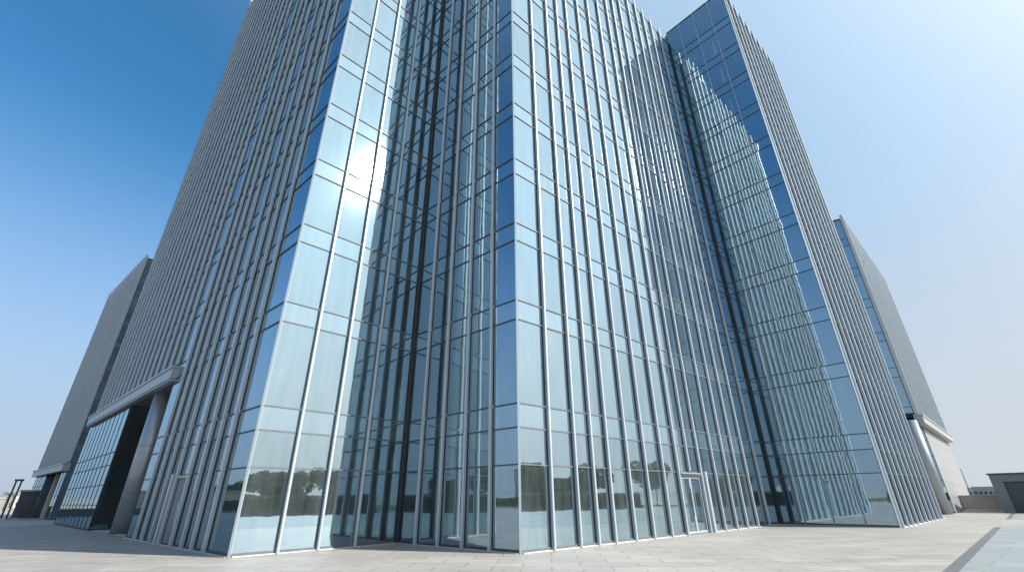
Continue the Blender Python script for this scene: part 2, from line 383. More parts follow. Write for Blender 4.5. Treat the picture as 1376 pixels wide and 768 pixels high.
def facade(root, A, d, n, splits, z0, top, fin=True, finw=.10, find=.165, zs=None, up=.55, finsat=None, fmat='frame', first=0, off=0.0, fth=.045, slim=False, joints=True, finz0=None, blinds=False):
    """splits = positions along d; one glass_bay per gap, a fin at each inner split"""
    zs = zs or levels(top)
    zs = [z for z in zs if z >= z0-.001]
    if abs(zs[0]-z0) > .01: zs = [z0]+zs
    for i, (a, b) in enumerate(zip(splits, splits[1:])):
        o = par(bay_mesh(A, d, n, a, b, zs, off=off, first=first).build('glass_bay', [M['glass'], M['glass_in']]), root)
        par(frame_mesh(A, d, n, a, b, zs, fth, off).build('window_frame', M[fmat]), o)
        if blinds:
            bl = MB()
            for k in range(len(zs)-1):
                if SPAN(k+first) or zs[k+1]-zs[k] < 1.5 or random.random() > .34: continue
                lo = zs[k+1]-(zs[k+1]-zs[k])*random.choice((.3, .45, .6, .95, .2))
                q = A+d*((a+b)/2)-n*.13; bl.obox((q.x, q.y), d, n, (b-a)/2-.06, .012, lo, zs[k+1]-.03)
            if bl.f: par(bl.build('window_blind', M['blind']), o)
    for s in (finsat if finsat is not None else splits[1:-1]):
        fz = [z for i, z in enumerate(zs) if i % 2 == 1 and z > 3] if joints else []
        if slim:
            par(fin_mesh(A, d, n, s, (finz0 or z0)-.02, zs[-1]+.1, .05, .09, fz, off).build('mullion', M['alu']), root)
        elif fin:
            par(fin_mesh(A, d, n, s, (finz0 if finz0 is not None else max(.004, z0-.06)), zs[-1]+up, finw, find, fz, off).build('fin', M['alu']), root)

TL, TC, TE = 66.5, 42.6, 44.2
n1 = -V(-d1.y, d1.x); n1 = V(-d1.y, d1.x) if (V(-d1.y, d1.x).dot(V(0, -1)) > 0) else -V(-d1.y, d1.x)
n2 = V(d6.y, -d6.x)                          # outward of the sun-facing faces
d3 = (V1-C_).normalized(); n3 = V(-d3.y, d3.x)
if n3.dot(V(0, -1)) < 0: n3 = -n3
d5 = (V2-E_).normalized(); n5 = V(-d5.y, d5.x)
if n5.dot(V(0, -1)) < 0: n5 = -n5
dF2 = (V1-L_).normalized(); nF2 = V(dF2.y, -dF2.x)

# left face (in shade)
f1 = [0, 2.09, 3.38, 4.54, 5.88, 7.52, 8.91, 10.26, 11.57, 13.7]
facade(T, L_, d1, n1, f1, .07, TL, blinds=True, finsat=f1[1:-1])
s = 13.7; up1 = [13.7]
while s < 38.3: s += 1.575; up1.append(round(s, 2))
up1[-1] = 38.9
zsu = [8.80]+[z for z in levels(TL) if z > 9]
facade(T, L_, d1, n1, up1, 8.80, TL, blinds=True, zs=zsu, first=5, finsat=up1[:-1])
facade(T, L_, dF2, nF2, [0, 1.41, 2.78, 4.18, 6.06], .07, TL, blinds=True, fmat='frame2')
facade(T, C_, d3, n3, [0, 1.29, 2.62, 3.93, 5.25, 6.45], .07, TC, blinds=True)
f4 = [0, 1.43, 2.79, 3.81, 4.82, 6.14, 7.45, 8.83, 10.14, 12.31, 13.84, 15.17, 16.43, 17.78, 19.35, 21.25]
# the door bay is one wide bay below its head and two above
bays4 = [0, 1.43, 2.79, 3.81, 4.82, 6.14, 7.45, 8.83, 10.14]
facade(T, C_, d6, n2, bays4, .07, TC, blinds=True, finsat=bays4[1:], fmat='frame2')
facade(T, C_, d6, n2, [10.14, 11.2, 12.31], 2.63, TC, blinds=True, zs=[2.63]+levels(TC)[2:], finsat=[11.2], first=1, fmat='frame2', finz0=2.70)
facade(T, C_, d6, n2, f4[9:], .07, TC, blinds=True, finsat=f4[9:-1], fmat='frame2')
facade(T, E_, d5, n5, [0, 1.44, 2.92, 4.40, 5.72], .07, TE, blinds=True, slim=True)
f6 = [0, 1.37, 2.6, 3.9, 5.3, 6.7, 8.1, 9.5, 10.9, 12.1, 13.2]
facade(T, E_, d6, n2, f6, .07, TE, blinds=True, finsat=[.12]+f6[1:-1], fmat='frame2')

# corner profiles
def corner(P, a, b, z1, root=T, z0=.004):
    mb = MB(); c = P+(a+b)*.005; o = (a+b).normalized()
    t = V(-o.y, o.x)
    mb.obox((c.x, c.y), o, t, .04, .04, z0, z1)
    return par(mb.build('corner_post', M['alu']), root)
corner(L_, n1, nF2, TL+.1); corner(C_, n3, n2, TC+.1); corner(E_, n5, n2, TE+.1)
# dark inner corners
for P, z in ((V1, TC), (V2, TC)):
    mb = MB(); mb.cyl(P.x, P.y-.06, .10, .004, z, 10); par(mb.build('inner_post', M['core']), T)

# core walls (two blocks, recessed porch in the left one)
def inset(P, *ns): 
    q = P.copy()
    for n_ in ns: q = q-n_*.10
    return tuple(q)
def offset(poly, ds):
    '''inward offset, ds[i] for the edge i -> i+1 (counter-clockwise polygon)'''
    P = [V(*p_) for p_ in poly]; k = len(P); ln = []
    for i in range(k):
        a, b = P[i], P[(i+1) % k]; d_ = (b-a).normalized(); nn = V(-d_.y, d_.x)
        ln.append((a+nn*ds[i], d_))
    out_ = []
    for i in range(k):
        (a, da), (b, db) = ln[i-1], ln[i]
        t_ = ((b-a).x*db.y-(b-a).y*db.x)/(da.x*db.y-da.y*db.x); out_.append(tuple(a+da*t_))
    return out_
M1, M2, M3, M4 = (-2, 40), (-24, 60), (14, 48), (17, 50)
blkL = [tuple(A_), tuple(L_), tuple(V1), M1, M2]
blkC = [tuple(V1), tuple(C_), tuple(V2), M3, M1]
blkE = [tuple(V2), tuple(E_), tuple(F6e), M4, M3]
cA, cL = inset(A_, n1), inset(L_, n1, nF2)
inw = V(.654, .757)
p0 = L_+d1*23.7; p1 = p0+inw*6.5; p3 = L_+d1*13.7; p2 = p3+inw*6.5
mb = MB()
mb.prism([cA, tuple(p0-n1*.1), tuple(p1), tuple(p2), tuple(p3-n1*.1), tuple(p3-n1*.1-d1*.25), tuple(p2-d1*.25+inw*.4), tuple(p1+inw*8), tuple(A_+inw*7)], 0, 7.80)
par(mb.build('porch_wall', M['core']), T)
for blk, top, da in ((blkL, TL, (7.2, 4.5, .3, .1, .1)), (blkC, TC, (4.0, 5.0, .1, .1, .3)), (blkE, TE, (3.4, 4.5, .1, .1, .2))):
    mb = MB(); mb.prism(offset(blk, da), 0, top-.4); par(mb.build('inner_wall', M['carpet']), T)
    lv = levels(top)
    for k in range(2, len(lv)-1):
        if SPAN(k):
            mb = MB()
            if blk is blkL and lv[k] < 7.8:
                mb.prism([tuple(p3-d1*.5-n1*.16), tuple(L_-n1*.16+dF2*.2-nF2*.16), tuple(V1-nF2*.16), M1, tuple(p2+inw*8-d1*.5)], lv[k]+.10, lv[k+1]-.06)
            else: mb.prism(offset(blk, [.16, .16, .04, .2, .05]), lv[k]+.10, lv[k+1]-.06)
            par(mb.build('floor_slab', M['slab']), T)
    # end and back walls
    for a, b in ((2, 3), (3, 4), (4, 0)):
        if (blk is blkL and a == 2) or (blk is blkC) or (blk is blkE and a == 4): 
            if not (blk is blkC and a == 3): continue
        pa, pb = V(*blk[a]), V(*blk[b]); d_ = (pb-pa).normalized(); nn = V(-d_.y, d_.x); c_ = (pa+pb)/2+nn*.12
        mb = MB(); mb.obox((c_.x, c_.y), d_, nn, (pb-pa).length/2-.15, .06, 0, top-.06); par(mb.build('end_wall', M['carpet']), T)
# party walls where the taller left block rises above the centre block, and right above centre
pa, pb = V1, V(*M1); d_ = (pb-pa).normalized(); nn = V(-d_.y, d_.x); c_ = (pa+pb)/2+nn*.12
mb = MB(); mb.obox((c_.x, c_.y), d_, nn, (pb-pa).length/2-.1, .06, TC-.5, TL-.06); par(mb.build('party_wall', M['frame2']), T)
pa, pb = V2, V(*M3); d_ = (pb-pa).normalized(); nn = V(d_.y, -d_.x); c_ = (pa+pb)/2+nn*.12
mb = MB(); mb.obox((c_.x, c_.y), d_, nn, (pb-pa).length/2-.1, .06, 0, TE-.06); par(mb.build('party_wall', M['frame2']), T)
# round structural columns just behind the glass
for A, d, n, ss, top in ((L_, dF2, nF2, (2.1,), TL), (L_, d1, n1, (2.7, 9.6), TL), (C_, d3, n3, (1.9, 4.6), TC), (C_, d6, n2, (3.3, 9.4, 15.8), TC), (E_, d5, n5, (2.2,), TE)):
    for s_ in ss:
        q = A+d*s_-n*1.1; mb = MB(); mb.cyl(q.x, q.y, .32, .004, top-.5, 20); o = par(mb.build('inner_column', M['slab']), T)
        for poly in o.data.polygons:
            if len(poly.vertices) == 4: poly.use_smooth = True
for bk in (blkL, blkC, blkE):
    mb = MB(); mb.prism(offset(bk, [.2, .2, .2, .2, .2]), 0, .03); par(mb.build('lobby_floor', M['slab']), T)
cA, cL, cV1, cC, cV2, cE, cF = [tuple(q_) for q_ in (A_, L_, V1, C_, V2, E_, F6e)]
# roofs
for nm, poly, z in (('roof', blkL, TL), ('roof', blkC, TC), ('roof', blkE, TE)):
    mb = MB(); mb.prism(offset(poly, [.13, .13, .02, .05, .02]), z-.055, z+.02); par(mb.build('roof', M['roof']), T)
# end wall of the left block, glass side of far corner
dA = inw; nA = V(-inw.y, inw.x)
# coping along every face
def bar(A, B, n, off, wd, z0, z1, m, name, root=T):
    d = (B-A).normalized(); c = (A+B)/2+n*off
    mb = MB(); mb.obox((c.x, c.y), d, n, (B-A).length/2, wd/2, z0, z1)
    return par(mb.build(name, m), root)
for A, B, n, z in ((L_, A_, n1, TL), (L_, V1, nF2, TL), (C_, V1, n3, TC), (C_, V2, n2, TC), (E_, V2, n5, TE), (E_, F6e, n2, TE)):
    bar(A, B, n, -.06, .14, z+.04, z+.16, M['frame2'], 'coping')
# pale plinth strips at the foot of the glass
for A, B, n in ((L_, L_+d1*13.7, n1), (L_, V1, nF2), (C_, V1, n3), (C_, C_+d6*10.07, n2), (C_+d6*12.45, V2, n2), (E_, V2, n5), (E_, F6e, n2)):
    d = (B-A).normalized()
    bar(A+d*.06, B-d*.06, n, .04, .14, 0, .03, M['plinth'], 'plinth')

# porch in the left face
mb = MB()
q = L_+d1*26.15+n1*.10; mb.obox((q.x, q.y), d1, n1, 12.75, .22, 7.86, 8.46)
q = L_+d1*26.15+n1*.12; mb.obox((q.x, q.y), d1, n1, 12.78, .26, 8.47, 8.60)
q = L_+d1*26.15+n1*.08; mb.obox((q.x, q.y), d1, n1, 12.72, .18, 7.74, 7.85)
par(mb.build('porch_lintel', M['lintel']), T)
mb = MB(); mb.prism([tuple(p0), tuple(p3), tuple(p2), tuple(p1)], 7.70, 7.79); par(mb.build('porch_soffit', M['soffit']), T)
zl = [.07, 1.45, 2.63, 3.85, 4.68, 7.72]
gs = [23.7, 25.2, 26.7, 28.2, 29.7, 31.2, 32.7, 34.2, 35.7, 37.3, 38.9]
facade(T, L_, d1, n1, gs, .07, 7.72, zs=zl, fin=False, finsat=[], first=-20)
nR = V(inw.y, -inw.x)
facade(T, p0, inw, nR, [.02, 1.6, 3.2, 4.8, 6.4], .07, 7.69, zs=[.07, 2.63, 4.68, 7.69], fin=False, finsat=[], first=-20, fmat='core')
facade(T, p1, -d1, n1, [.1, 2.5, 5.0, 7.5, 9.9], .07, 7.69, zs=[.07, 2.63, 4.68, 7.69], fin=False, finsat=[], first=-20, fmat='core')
cc = L_+d1*17.75-n1*.62
mb = MB(); mb.cyl(cc.x, cc.y, .58, .004, 7.70, 40); cl = par(mb.build('column', M['column'], smooth=False), T)
for poly in cl.data.polygons:
    if len(poly.vertices) == 4: poly.use_smooth = True
mb = MB(); mb.cyl(cc.x, cc.y, .588, 4.60, 4.62, 40); mb.cyl(cc.x, cc.y, .66, 0.004, .05, 40); mb.cyl(cc.x, cc.y, .588, 2.1, 2.115, 40)
o = mb.build('column_ring', M['frame2']); o.parent = cl

# doors
def door(root, A, d, n, s0, s1, head, leaves, side):
    h = MB()
    q = A+d*((s0+s1)/2)+n*.12; h.obox((q.x, q.y), d, n, (s1-s0)/2-.08, .10, head, head+.05)
    q = A+d*((s0+s1)/2)+n*.03; h.obox((q.x, q.y), d, n, (s1-s0)/2-.08, .05, head-.10, head-.005)
    fr = par(h.build('door_head', M['lintel']), root)
    g_ = MB(); f_ = MB(); hd = MB()
    wd = (s1-s0-.16)/leaves
    for i in range(leaves):
        a = s0+.08+i*wd; b = a+wd
        q = A+d*((a+b)/2)-n*.02; g_.obox((q.x, q.y), d, n, wd/2-.06, .012, .10, head-.12, 0, .3)
        for s_ in (a+.04, b-.04):
            q = A+d*s_-n*.01; f_.obox((q.x, q.y), d, n, .035, .03, .02, head-.105)
        for z_ in (.03, head-.20):
            q = A+d*((a+b)/2)-n*.01; f_.obox((q.x, q.y), d, n, wd/2-.08, .028, z_, z_+.09)
        s_ = b-.14 if i % 2 == 0 else a+.14
        q = A+d*s_+n*.07; hd.cyl(q.x, q.y, .017, .75, 1.95, 10)
        for z_ in (.85, 1.85):
            q = A+d*s_+n*.035; hd.obox((q.x, q.y), d, n, .01, .035, z_, z_+.02)
    dr = par(g_.build('door', M['glass']), root)
    for mb_, nm, m_ in ((f_, 'door_frame', M['alu']), (hd, 'door_handle', M['steel'])):
        o = mb_.build(nm, m_); o.parent = dr
        o.matrix_parent_inverse = Matrix()
door(T, C_, d6, n2, 10.14, 12.31, 2.56, 2, True)
# wide jamb pier beside the door, and the jamb of the door in the left face
for A, d, n, s_, wd in ((C_, d6, n2, 12.58, .13), (L_, d1, n1, 7.82, .14)):
    par(fin_mesh(A, d, n, s_, .004, 2.70, wd*1.3, .24).build('door_jamb', M['alu']), T)
mb = MB()
q = L_+d1*6.7+n1*.05; mb.obox((q.x, q.y), d1, n1, .72, .06, 2.50, 2.60)
par(mb.build('door_head', M['lintel']), T)
mb = MB(); q = L_+d1*6.7+n1*.03; mb.obox((q.x, q.y), d1, n1, .58, .02, .10, 2.46)
sd_ = par(mb.build('service_door', M['hutgrey']), T)
mb = MB(); q = L_+d1*6.28+n1*.10; mb.cyl(q.x, q.y, .016, .85, 1.6, 8); o = mb.build('door_handle', M['steel']); o.parent = sd_

# ------------------------------------------------------------------ far wings (same kind, set back)
def wing(name, label, rc, d, side_d, length, top, lint0, lint1, open_a, open_b, box_s, white, col_s, finstep, sidelen=9.0, upfrom=None):
    root = empty(name, (rc.x, rc.y, 0)); bpy.context.view_layer.update()
    tag(root, label, 'building')
    n = V(-d.y, d.x)
    if n.dot(-rc) < 0: n = -n
    sn = V(-side_d.y, side_d.x)
    if sn.dot(-d) < 0: sn = -sn
    n_b = int(round(length/finstep)); sp = [length*i/n_b for i in range(n_b+1)]
    zs = [lint1+.06]+[z for z in levels(top) if z > lint1+.6]
    facade(root, rc, d, n, sp, lint1+.06, top, zs=zs, first=-20, finsat=[.1]+sp[1:-1], finw=.13, find=.36, fmat='frame', joints=False)
    # glazed side with transoms
    ss = [0, 1.5, 3.0, 4.5, 6.0, 7.5, sidelen]
    zl_ = [lint1+.06 if upfrom else .07]+[z for z in levels(top) if z > (lint1+.6 if upfrom else 1)]
    facade(root, rc, side_d, sn, ss, zl_[0], top, zs=zl_, first=-20, fin=False, finsat=[])
    far = rc+d*length
    ib = side_d*sidelen
    i2 = lambda P, *nn: tuple(P-sum((q_*.1 for q_ in nn), V(0, 0)))
    mb = MB(); mb.prism([i2(rc, n, sn), i2(far, n), tuple(far+ib), i2(rc+ib, sn)], lint1-.3, top-.05)
    a0 = rc+d*open_a; a1 = rc+d*open_b
    dep = side_d*4.0
    if open_a > .5:
        mb.prism([i2(rc, n, sn), i2(a0, n), tuple(a0+dep), tuple(a1+dep), i2(a1, n), i2(far, n), tuple(far+ib), i2(rc+ib, sn)], 0, lint1-.3)
    else:
        mb.prism([tuple(rc+dep), tuple(a1+dep), i2(a1, n), i2(far, n), tuple(far+ib), tuple(rc+ib)], 0, lint1-.3)
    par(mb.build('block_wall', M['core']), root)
    mb = MB(); mb.prism([i2(rc, n, sn), i2(far, n), tuple(far+ib), i2(rc+ib, sn)], top-.05, top+.02); par(mb.build('roof', M['roof']), root)
    bar(rc, far, n, -.06, .14, top+.04, top+.18, M['frame2'], 'coping', root)
    bar(rc, rc+ib, sn, -.06, .14, top+.04, top+.18, M['frame2'], 'coping', root)
    lm = M['lintel_w'] if white else M['lintel']
    bar(rc+d*(-.25), far+d*.15, n, .22, .62, lint0, lint1-.26, lm, 'porch_lintel', root)
    bar(rc+d*(-.28), far+d*.17, n, .26, .68, lint1-.25, lint1-.1, lm, 'lintel_cap', root)
    return root, n, sn

rc = V(36.2, 41.75); a46 = rad(46)
dR = V(math.sin(a46), math.cos(a46)); sR = V(-.79, .613).normalized()
wr, nR_, snR = wing('fin_clad_wing', 'finned wing with a pale porch beam and corner column, right of the main building', rc, dR, sR, 25, 28.9, 7.25, 8.1, 0, 3.2, 3.2, True, 0, 1.4, upfrom=True)
# soffit, column, pale panelled lower front and teal glass return
mb = MB(); mb.prism([tuple(rc-nR_*.1-snR*.0), tuple(rc+dR*25-nR_*.1), tuple(rc+dR*25+sR*4), tuple(rc+sR*9)], 7.50, 7.62); par(mb.build('porch_soffit', M['palepanel']), wr)
ccR = V(35.45, 41.35)+V(.25, .35)
mb = MB(); mb.cyl(ccR.x, ccR.y, .40, .004, 7.5, 32); cR = par(mb.build('column', M['column']), wr)
for poly in cR.data.polygons:
    if len(poly.vertices) == 4: poly.use_smooth = True
mb = MB()
for i in range(11):
    for k in range(6):
        a = 3.25+i*1.97; q = rc+dR*(a+.98)-nR_*.05
        mb.obox((q.x, q.y), dR, nR_, .975, .03, .02+k*1.2, .02+k*1.2+1.19)
par(mb.build('stone_panel', M['palepanel']), wr)
facade(wr, rc+dR*3.2, sR, snR, [0.02, 1.3, 2.6, 3.98], .07, 7.45, zs=[.07, 1.4, 2.63, 3.85, 4.68, 6.1, 7.45], first=-20, fin=False, finsat=[])
facade(wr, rc+sR*4.0, dR, nR_, [0.02, 1.6, 3.18], .07, 7.45, zs=[.07, 2.63, 4.68, 7.45], first=-20, fin=False, finsat=[])

rcL = V(-48.6, 52.45); aL = rad(-50.6)
dL = V(math.sin(aL), math.cos(aL)); sL = V(.654, .757).normalized()
wl, nL_, snL = wing('fin_clad_wing', 'finned slab wing in shade beyond the dark gap at the far left', rcL, dL, sL, 20.5, 30.9, 4.75, 5.65, 3.0, 12.5, 2, False, 2, 1.3)
gsl = [0.02, 1.5, 3.0]
facade(wl, rcL, dL, nL_, gsl, .07, 4.7, zs=[.07, 2.3, 4.7], first=-20, fin=False, finsat=[.15, 1.2])
facade(wl, rcL, dL, nL_, [12.5, 14.5, 16.5, 18.5, 20.48], .07, 4.7, zs=[.07, 1.2, 2.3, 3.5, 4.7], first=-20, fin=False, finsat=[])
facade(wl, rcL+dL*12.5, sL, snL, [.02, 1.9, 3.9], .07, 4.7, zs=[.07, 2.3, 4.7], first=-20, fin=False, finsat=[])
mb = MB()
for s_ in (5.2, 8.6): 
    q = rcL+dL*s_-nL_*.7; mb.obox((q.x, q.y), dL, nL_, .35, .35, .004, 4.74)
par(mb.build('porch_pier', M['beige']), wl)

# ------------------------------------------------------------------ trees, hedges, palms
def leaf_cloud(mb, c, rx, ry, rz_, n, size, seedv, shell=.55):
    for _ in range(n):
        while True:
            q = Vector((random.uniform(-1, 1), random.uniform(-1, 1), random.uniform(-1, 1)))
            if shell < q.length < 1 and noise.noise(q*2.2+Vector((seedv, 0, 0))) > -.16: break
        pz = Vector((c[0]+q.x*rx, c[1]+q.y*ry, c[2]+q.z*rz_))
        a = Vector((random.gauss(0, 1), random.gauss(0, 1), random.gauss(0, 1))).normalized(); b = a.orthogonal().normalized()
        s_ = size*random.uniform(.6, 1.3)
        mb.face([pz-a*s_, pz-b*s_*.55, pz+a*s_, pz+b*s_*.55])
def make_tree(name, h, rw, lf, n, label, cat, lobes=6, narrow=False):
    root = empty(name)
    t = MB(); th = h*.42
    t.tube([(0, 0, 0), (.05, .02, th*.5), (.0, .06, th), (.05, 0, h*.75)], [h*.028, h*.02, h*.015, h*.006])
    for i in range(6):
        an = i*1.05; zb = th*(.75+.08*i)
        t.tube([(0, .04, zb), (math.cos(an)*rw*.35, math.sin(an)*rw*.35, zb+h*.12), (math.cos(an)*rw*.7, math.sin(an)*rw*.7, zb+h*.22)], [h*.011, h*.007, h*.003], 6)
    par(t.build('trunk', M['bark'], smooth=True), root)
    c = MB()
    if narrow:
        for k in range(8):
            z = h*(.14+.11*k); rr = rw*math.sin(math.pi*(.15+.8*k/8))**.6
            leaf_cloud(c, (random.uniform(-.1, .1), random.uniform(-.1, .1), z), rr, rr, h*.09, n//8, .13, k*3.)
    else:
        for k in range(lobes):
            an = k*2.4; rr = rw*(.5 if k else .0)
            leaf_cloud(c, (math.cos(an)*rr, math.sin(an)*rr, h*(.62+.13*random.uniform(-1, 1.2))), rw*random.uniform(.45, .62), rw*random.uniform(.45, .62), h*random.uniform(.16, .24), n//lobes, .17, k*5.)
    par(c.build('crown', lf), root)
    tag(root, label, cat); return root
def make_palm(label):
    root = empty('palm_tree')
    t = MB(); t.tube([(0, 0, 0), (.08, 0, 1.5), (.12, .05, 3.2), (.1, .08, 4.8)], [.26, .19, .17, .16], 10)
    for i in range(14): t.tube([(.1, .05, .3+i*.32), (.1, .05, .36+i*.32)], [.215, .2], 10)
    par(t.build('trunk', M['bark']), root)
    c = MB()
    for i in range(34):
        an = i*2.399; el = .95-1.35*((i*7) % 34)/34
        d_ = Vector((math.cos(an), math.sin(an), 0)); prev = None
        for k in range(11):
            tt = k/10; pz = Vector((.1, .08, 4.8))+d_*(2.4*tt*math.cos(el*.6))+Vector((0, 0, 2.4*(math.sin(el)*tt-.55*tt*tt)))
            side = d_.cross(Vector((0, 0, 1)))
            if prev is not None:
                ln = .55*math.sin(math.pi*min(1, tt*.9+.12))+.06
                for sg in (-1, 1):
                    for q in (0, .5):
                        b0 = prev.lerp(pz, q); tip = b0+side*sg*ln+d_*.22-Vector((0, 0, .28*ln+.04))
                        c.face([b0, b0+d_*.05, tip])
            prev = pz
    par(c.build('crown', M['frond']), root)
    tag(root, label, 'palm tree'); return root

bpy.context.view_layer.update()
tr = [(( 58, 12), 1.0, 'broad dark tree reflected beyond the hedge, nearest the grey pavilion'),
      (( 66, 22), 1.2, 'broad tall tree reflected at the right end of the hedge'),
      (( 47, -6), .9, 'small round tree reflected behind the middle of the long hedge'),
      (( 33, -27), 1.05, 'round tree behind the hedge at the back of the plaza, beside the cypress row'),
      (( 84, 34), 1.25, 'large tree beyond the pavilion, farthest along the right hedge'),
      ((-30, -34), 1.1, 'dark round tree reflected in the right glass wall, beside the tall cypress'),
      ((-12, -38), .95, 'smaller round tree reflected in the right glass wall, in front of the white shed'),
      ((-52, -36), 1.2, 'large spreading tree reflected in the right glass wall, farthest left'),
      (( 74, 4), 1.15, 'broad tree standing behind the grey pavilion'),
      (( 96, 20), 1.2, 'tall tree far behind the grey pavilion'),
      (( 26, -17), .62, 'low bushy tree in the treeline behind the long hedge, nearest its left end'),
      (( 31, -13), .7, 'second low tree in the treeline behind the long hedge'),
      (( 37, -11), .58, 'smallest tree of the treeline behind the long hedge'),
      (( 41, -4), .75, 'leaning bushy tree in the treeline, left of the small round tree'),
      (( 51, 0), .66, 'low tree in the treeline by the street lamp'),
      (( 56, 3), .8, 'fuller tree in the treeline just before the grey pavilion'),
      (( 44, -20), 1.0, 'tree standing alone far behind the treeline'),
      (( 57, -14), 1.1, 'tall tree far behind the treeline, right of the lone one'),
      (( 70, -8), 1.15, 'tall tree far behind the left end of the grey pavilion'),
      ((-40, -30), .85, 'bushy tree between the spreading tree and the white shed'),
      ((-5, -30), .7, 'low tree behind the back hedge, nearest its right end'),
      ((-96, 52), 1.0, 'bushy tree behind the beige wall, reflected in the shaded left face'),
      ((-104, 20), 1.1, 'wide tree beside the white apartment house')]
proto = None; proto2 = None
for i, ((x_, y_), sc, lb) in enumerate(tr):
    if i == 0: o = proto = make_tree('broadleaf_tree', 7.2, 3.6, M['leaf'], 8200, lb, 'tree', 7)
    elif i == 1: o = proto2 = make_tree('broadleaf_tree', 6.6, 3.2, M['leaf3'], 7600, lb, 'tree', 5)
    else: o = copy_tree(proto if i % 2 == 0 else proto2)
    o.location = (x_, y_, 0); o.scale = (sc, sc, sc*random.uniform(.9, 1.1)); o.rotation_euler.z = i*1.3
    o['label'] = lb; o['group'] = 'broadleaf trees around the plaza'
cyp = [((-24, -24.5), 1.0, 'tall narrow cypress reflected in the right glass wall, nearest the hedge'),
       ((-20, -33), .85, 'narrow cypress reflected behind the tallest one'),
       (( 24, -27), .8, 'short narrow cypress at the back of the plaza')]
for i, ((x_, y_), sc, lb) in enumerate(cyp):
    o = proto3 = make_tree('cypress_tree', 8.5, .95, M['leaf2'], 5200, lb, 'tree', narrow=True) if i == 0 else copy_tree(proto3)
    o.location = (x_, y_, 0); o.scale = (sc,)*3; o['label'] = lb; o['group'] = 'cypresses behind the hedge'
pm = [((-70, 38), 'palm reflected in the shaded left face, nearest the beige wall end', 1.0),
      ((-73, 31), 'second palm along the beige wall, reflected in the shaded left face', .9),
      ((-71, 23), 'tall palm in front of the middle of the beige wall', 1.12),
      ((-68, -4), 'palm standing before the white apartment house, reflected beside the centre corner', .95),
      ((-66, 2), 'taller palm beside the white apartment house, reflected beside the centre corner', 1.1),
      ((-120, 117), 'short bushy palm at the far left edge, behind the twin poles', .75)]
for i, ((x_, y_), lb, sc) in enumerate(pm):
    o = pp = make_palm(lb) if i == 0 else copy_tree(pp)
    o.location = (x_, y_, 0); o.scale = (sc,)*3; o.rotation_euler.z = i*.9; o['label'] = lb; o['group'] = 'palms around the plaza'

def hedge(a, b, h, label, lf='leaf2'):
    a, b = V(*a), V(*b); d = (b-a).normalized(); n = V(-d.y, d.x); Ln = (b-a).length
    root = empty('hedge', (a.x, a.y, 0)); bpy.context.view_layer.update()
    mb = MB(); k = int(Ln*190)
    for _ in range(k):
        s_ = random.uniform(0, Ln); z = random.uniform(.35, h); o_ = random.choice((-.5, .5))+random.uniform(-.1, .1)
        if random.random() < .3: z = h+random.uniform(-.06, .12); o_ = random.uniform(-.5, .5)
        hh = noise.noise(Vector((s_*.6, z, o_)))*.12
        q = a+d*s_+n*(o_+hh*(1 if o_ > 0 else -1)); pz = Vector((q.x, q.y, z+hh*.5))
        u1 = Vector((random.gauss(0, 1), random.gauss(0, 1), random.gauss(0, 1))).normalized(); u2 = u1.orthogonal().normalized()
        sz = random.uniform(.08, .17); mb.face([pz-u1*sz, pz-u2*sz*.6, pz+u1*sz, pz+u2*sz*.6])
    par(mb.build('foliage', M[lf]), root)
    mb = MB(); q = a+d*Ln/2; mb.obox((q.x, q.y), d, n, Ln/2, .40, .30, h-.12); par(mb.build('branches', M['hedgecore']), root)
    mb = MB(); mb.obox((q.x, q.y), d, n, Ln/2+.15, .68, 0, .32); par(mb.build('planter', M['border']), root)
    tag(root, label, 'hedge', 'clipped hedges round the plaza')
hedge((13, -20), (66, 29), 2.0, 'long clipped hedge in a dark planter reflected in the bright central glass')
hedge((-56, -20), (9, -21.5), 1.9, 'clipped hedge along the back of the plaza, reflected in the right glass wall')
hedge((-62, -14), (-76, 45), 1.5, 'low clipped hedge on the left side of the plaza, reflected in the shaded face')

# ------------------------------------------------------------------ low buildings, walls, lamps
def block(name, c, hx, hy, h, rz, wallm, label, cat='building', wins=(), roofm='roof', group=None, wm='win', doorw=None):
    root = empty(name, (c[0], c[1], 0), rz); bpy.context.view_layer.update()
    mb = MB(); mb.box(-hx, -hy, 0, hx, hy, h); o = mb.build('wall', wallm); o.parent = root
    mb = MB(); mb.box(-hx-.12, -hy-.12, h+.003, hx+.12, hy+.12, h+.22); o = mb.build('roof', M[roofm]); o.parent = root
    for (x_, z_, ww, hh, side) in wins:
        g_ = MB(); f_ = MB(); sy = -hy if side == 0 else hy; e = -1 if side == 0 else 1
        g_.box(x_-ww/2, min(sy+e*.01, sy-e*.08), z_, x_+ww/2, max(sy+e*.01, sy-e*.08), z_+hh)
        o = g_.build('window', M[wm]); o.parent = root
        for q in ((x_-ww/2-.05, z_-.05, x_-ww/2, z_+hh+.05), (x_+ww/2, z_-.05, x_+ww/2+.05, z_+hh+.05), (x_-ww/2, z_-.06, x_+ww/2, z_), (x_-ww/2, z_+hh, x_+ww/2, z_+hh+.05)):
            f_.box(q[0], min(sy-e*.02, sy+e*.05), q[1], q[2], max(sy-e*.02, sy+e*.05), q[3])
        o2 = f_.build('frame', M['frame2']); o2.parent = o
    tag(root, label, cat, group); return root
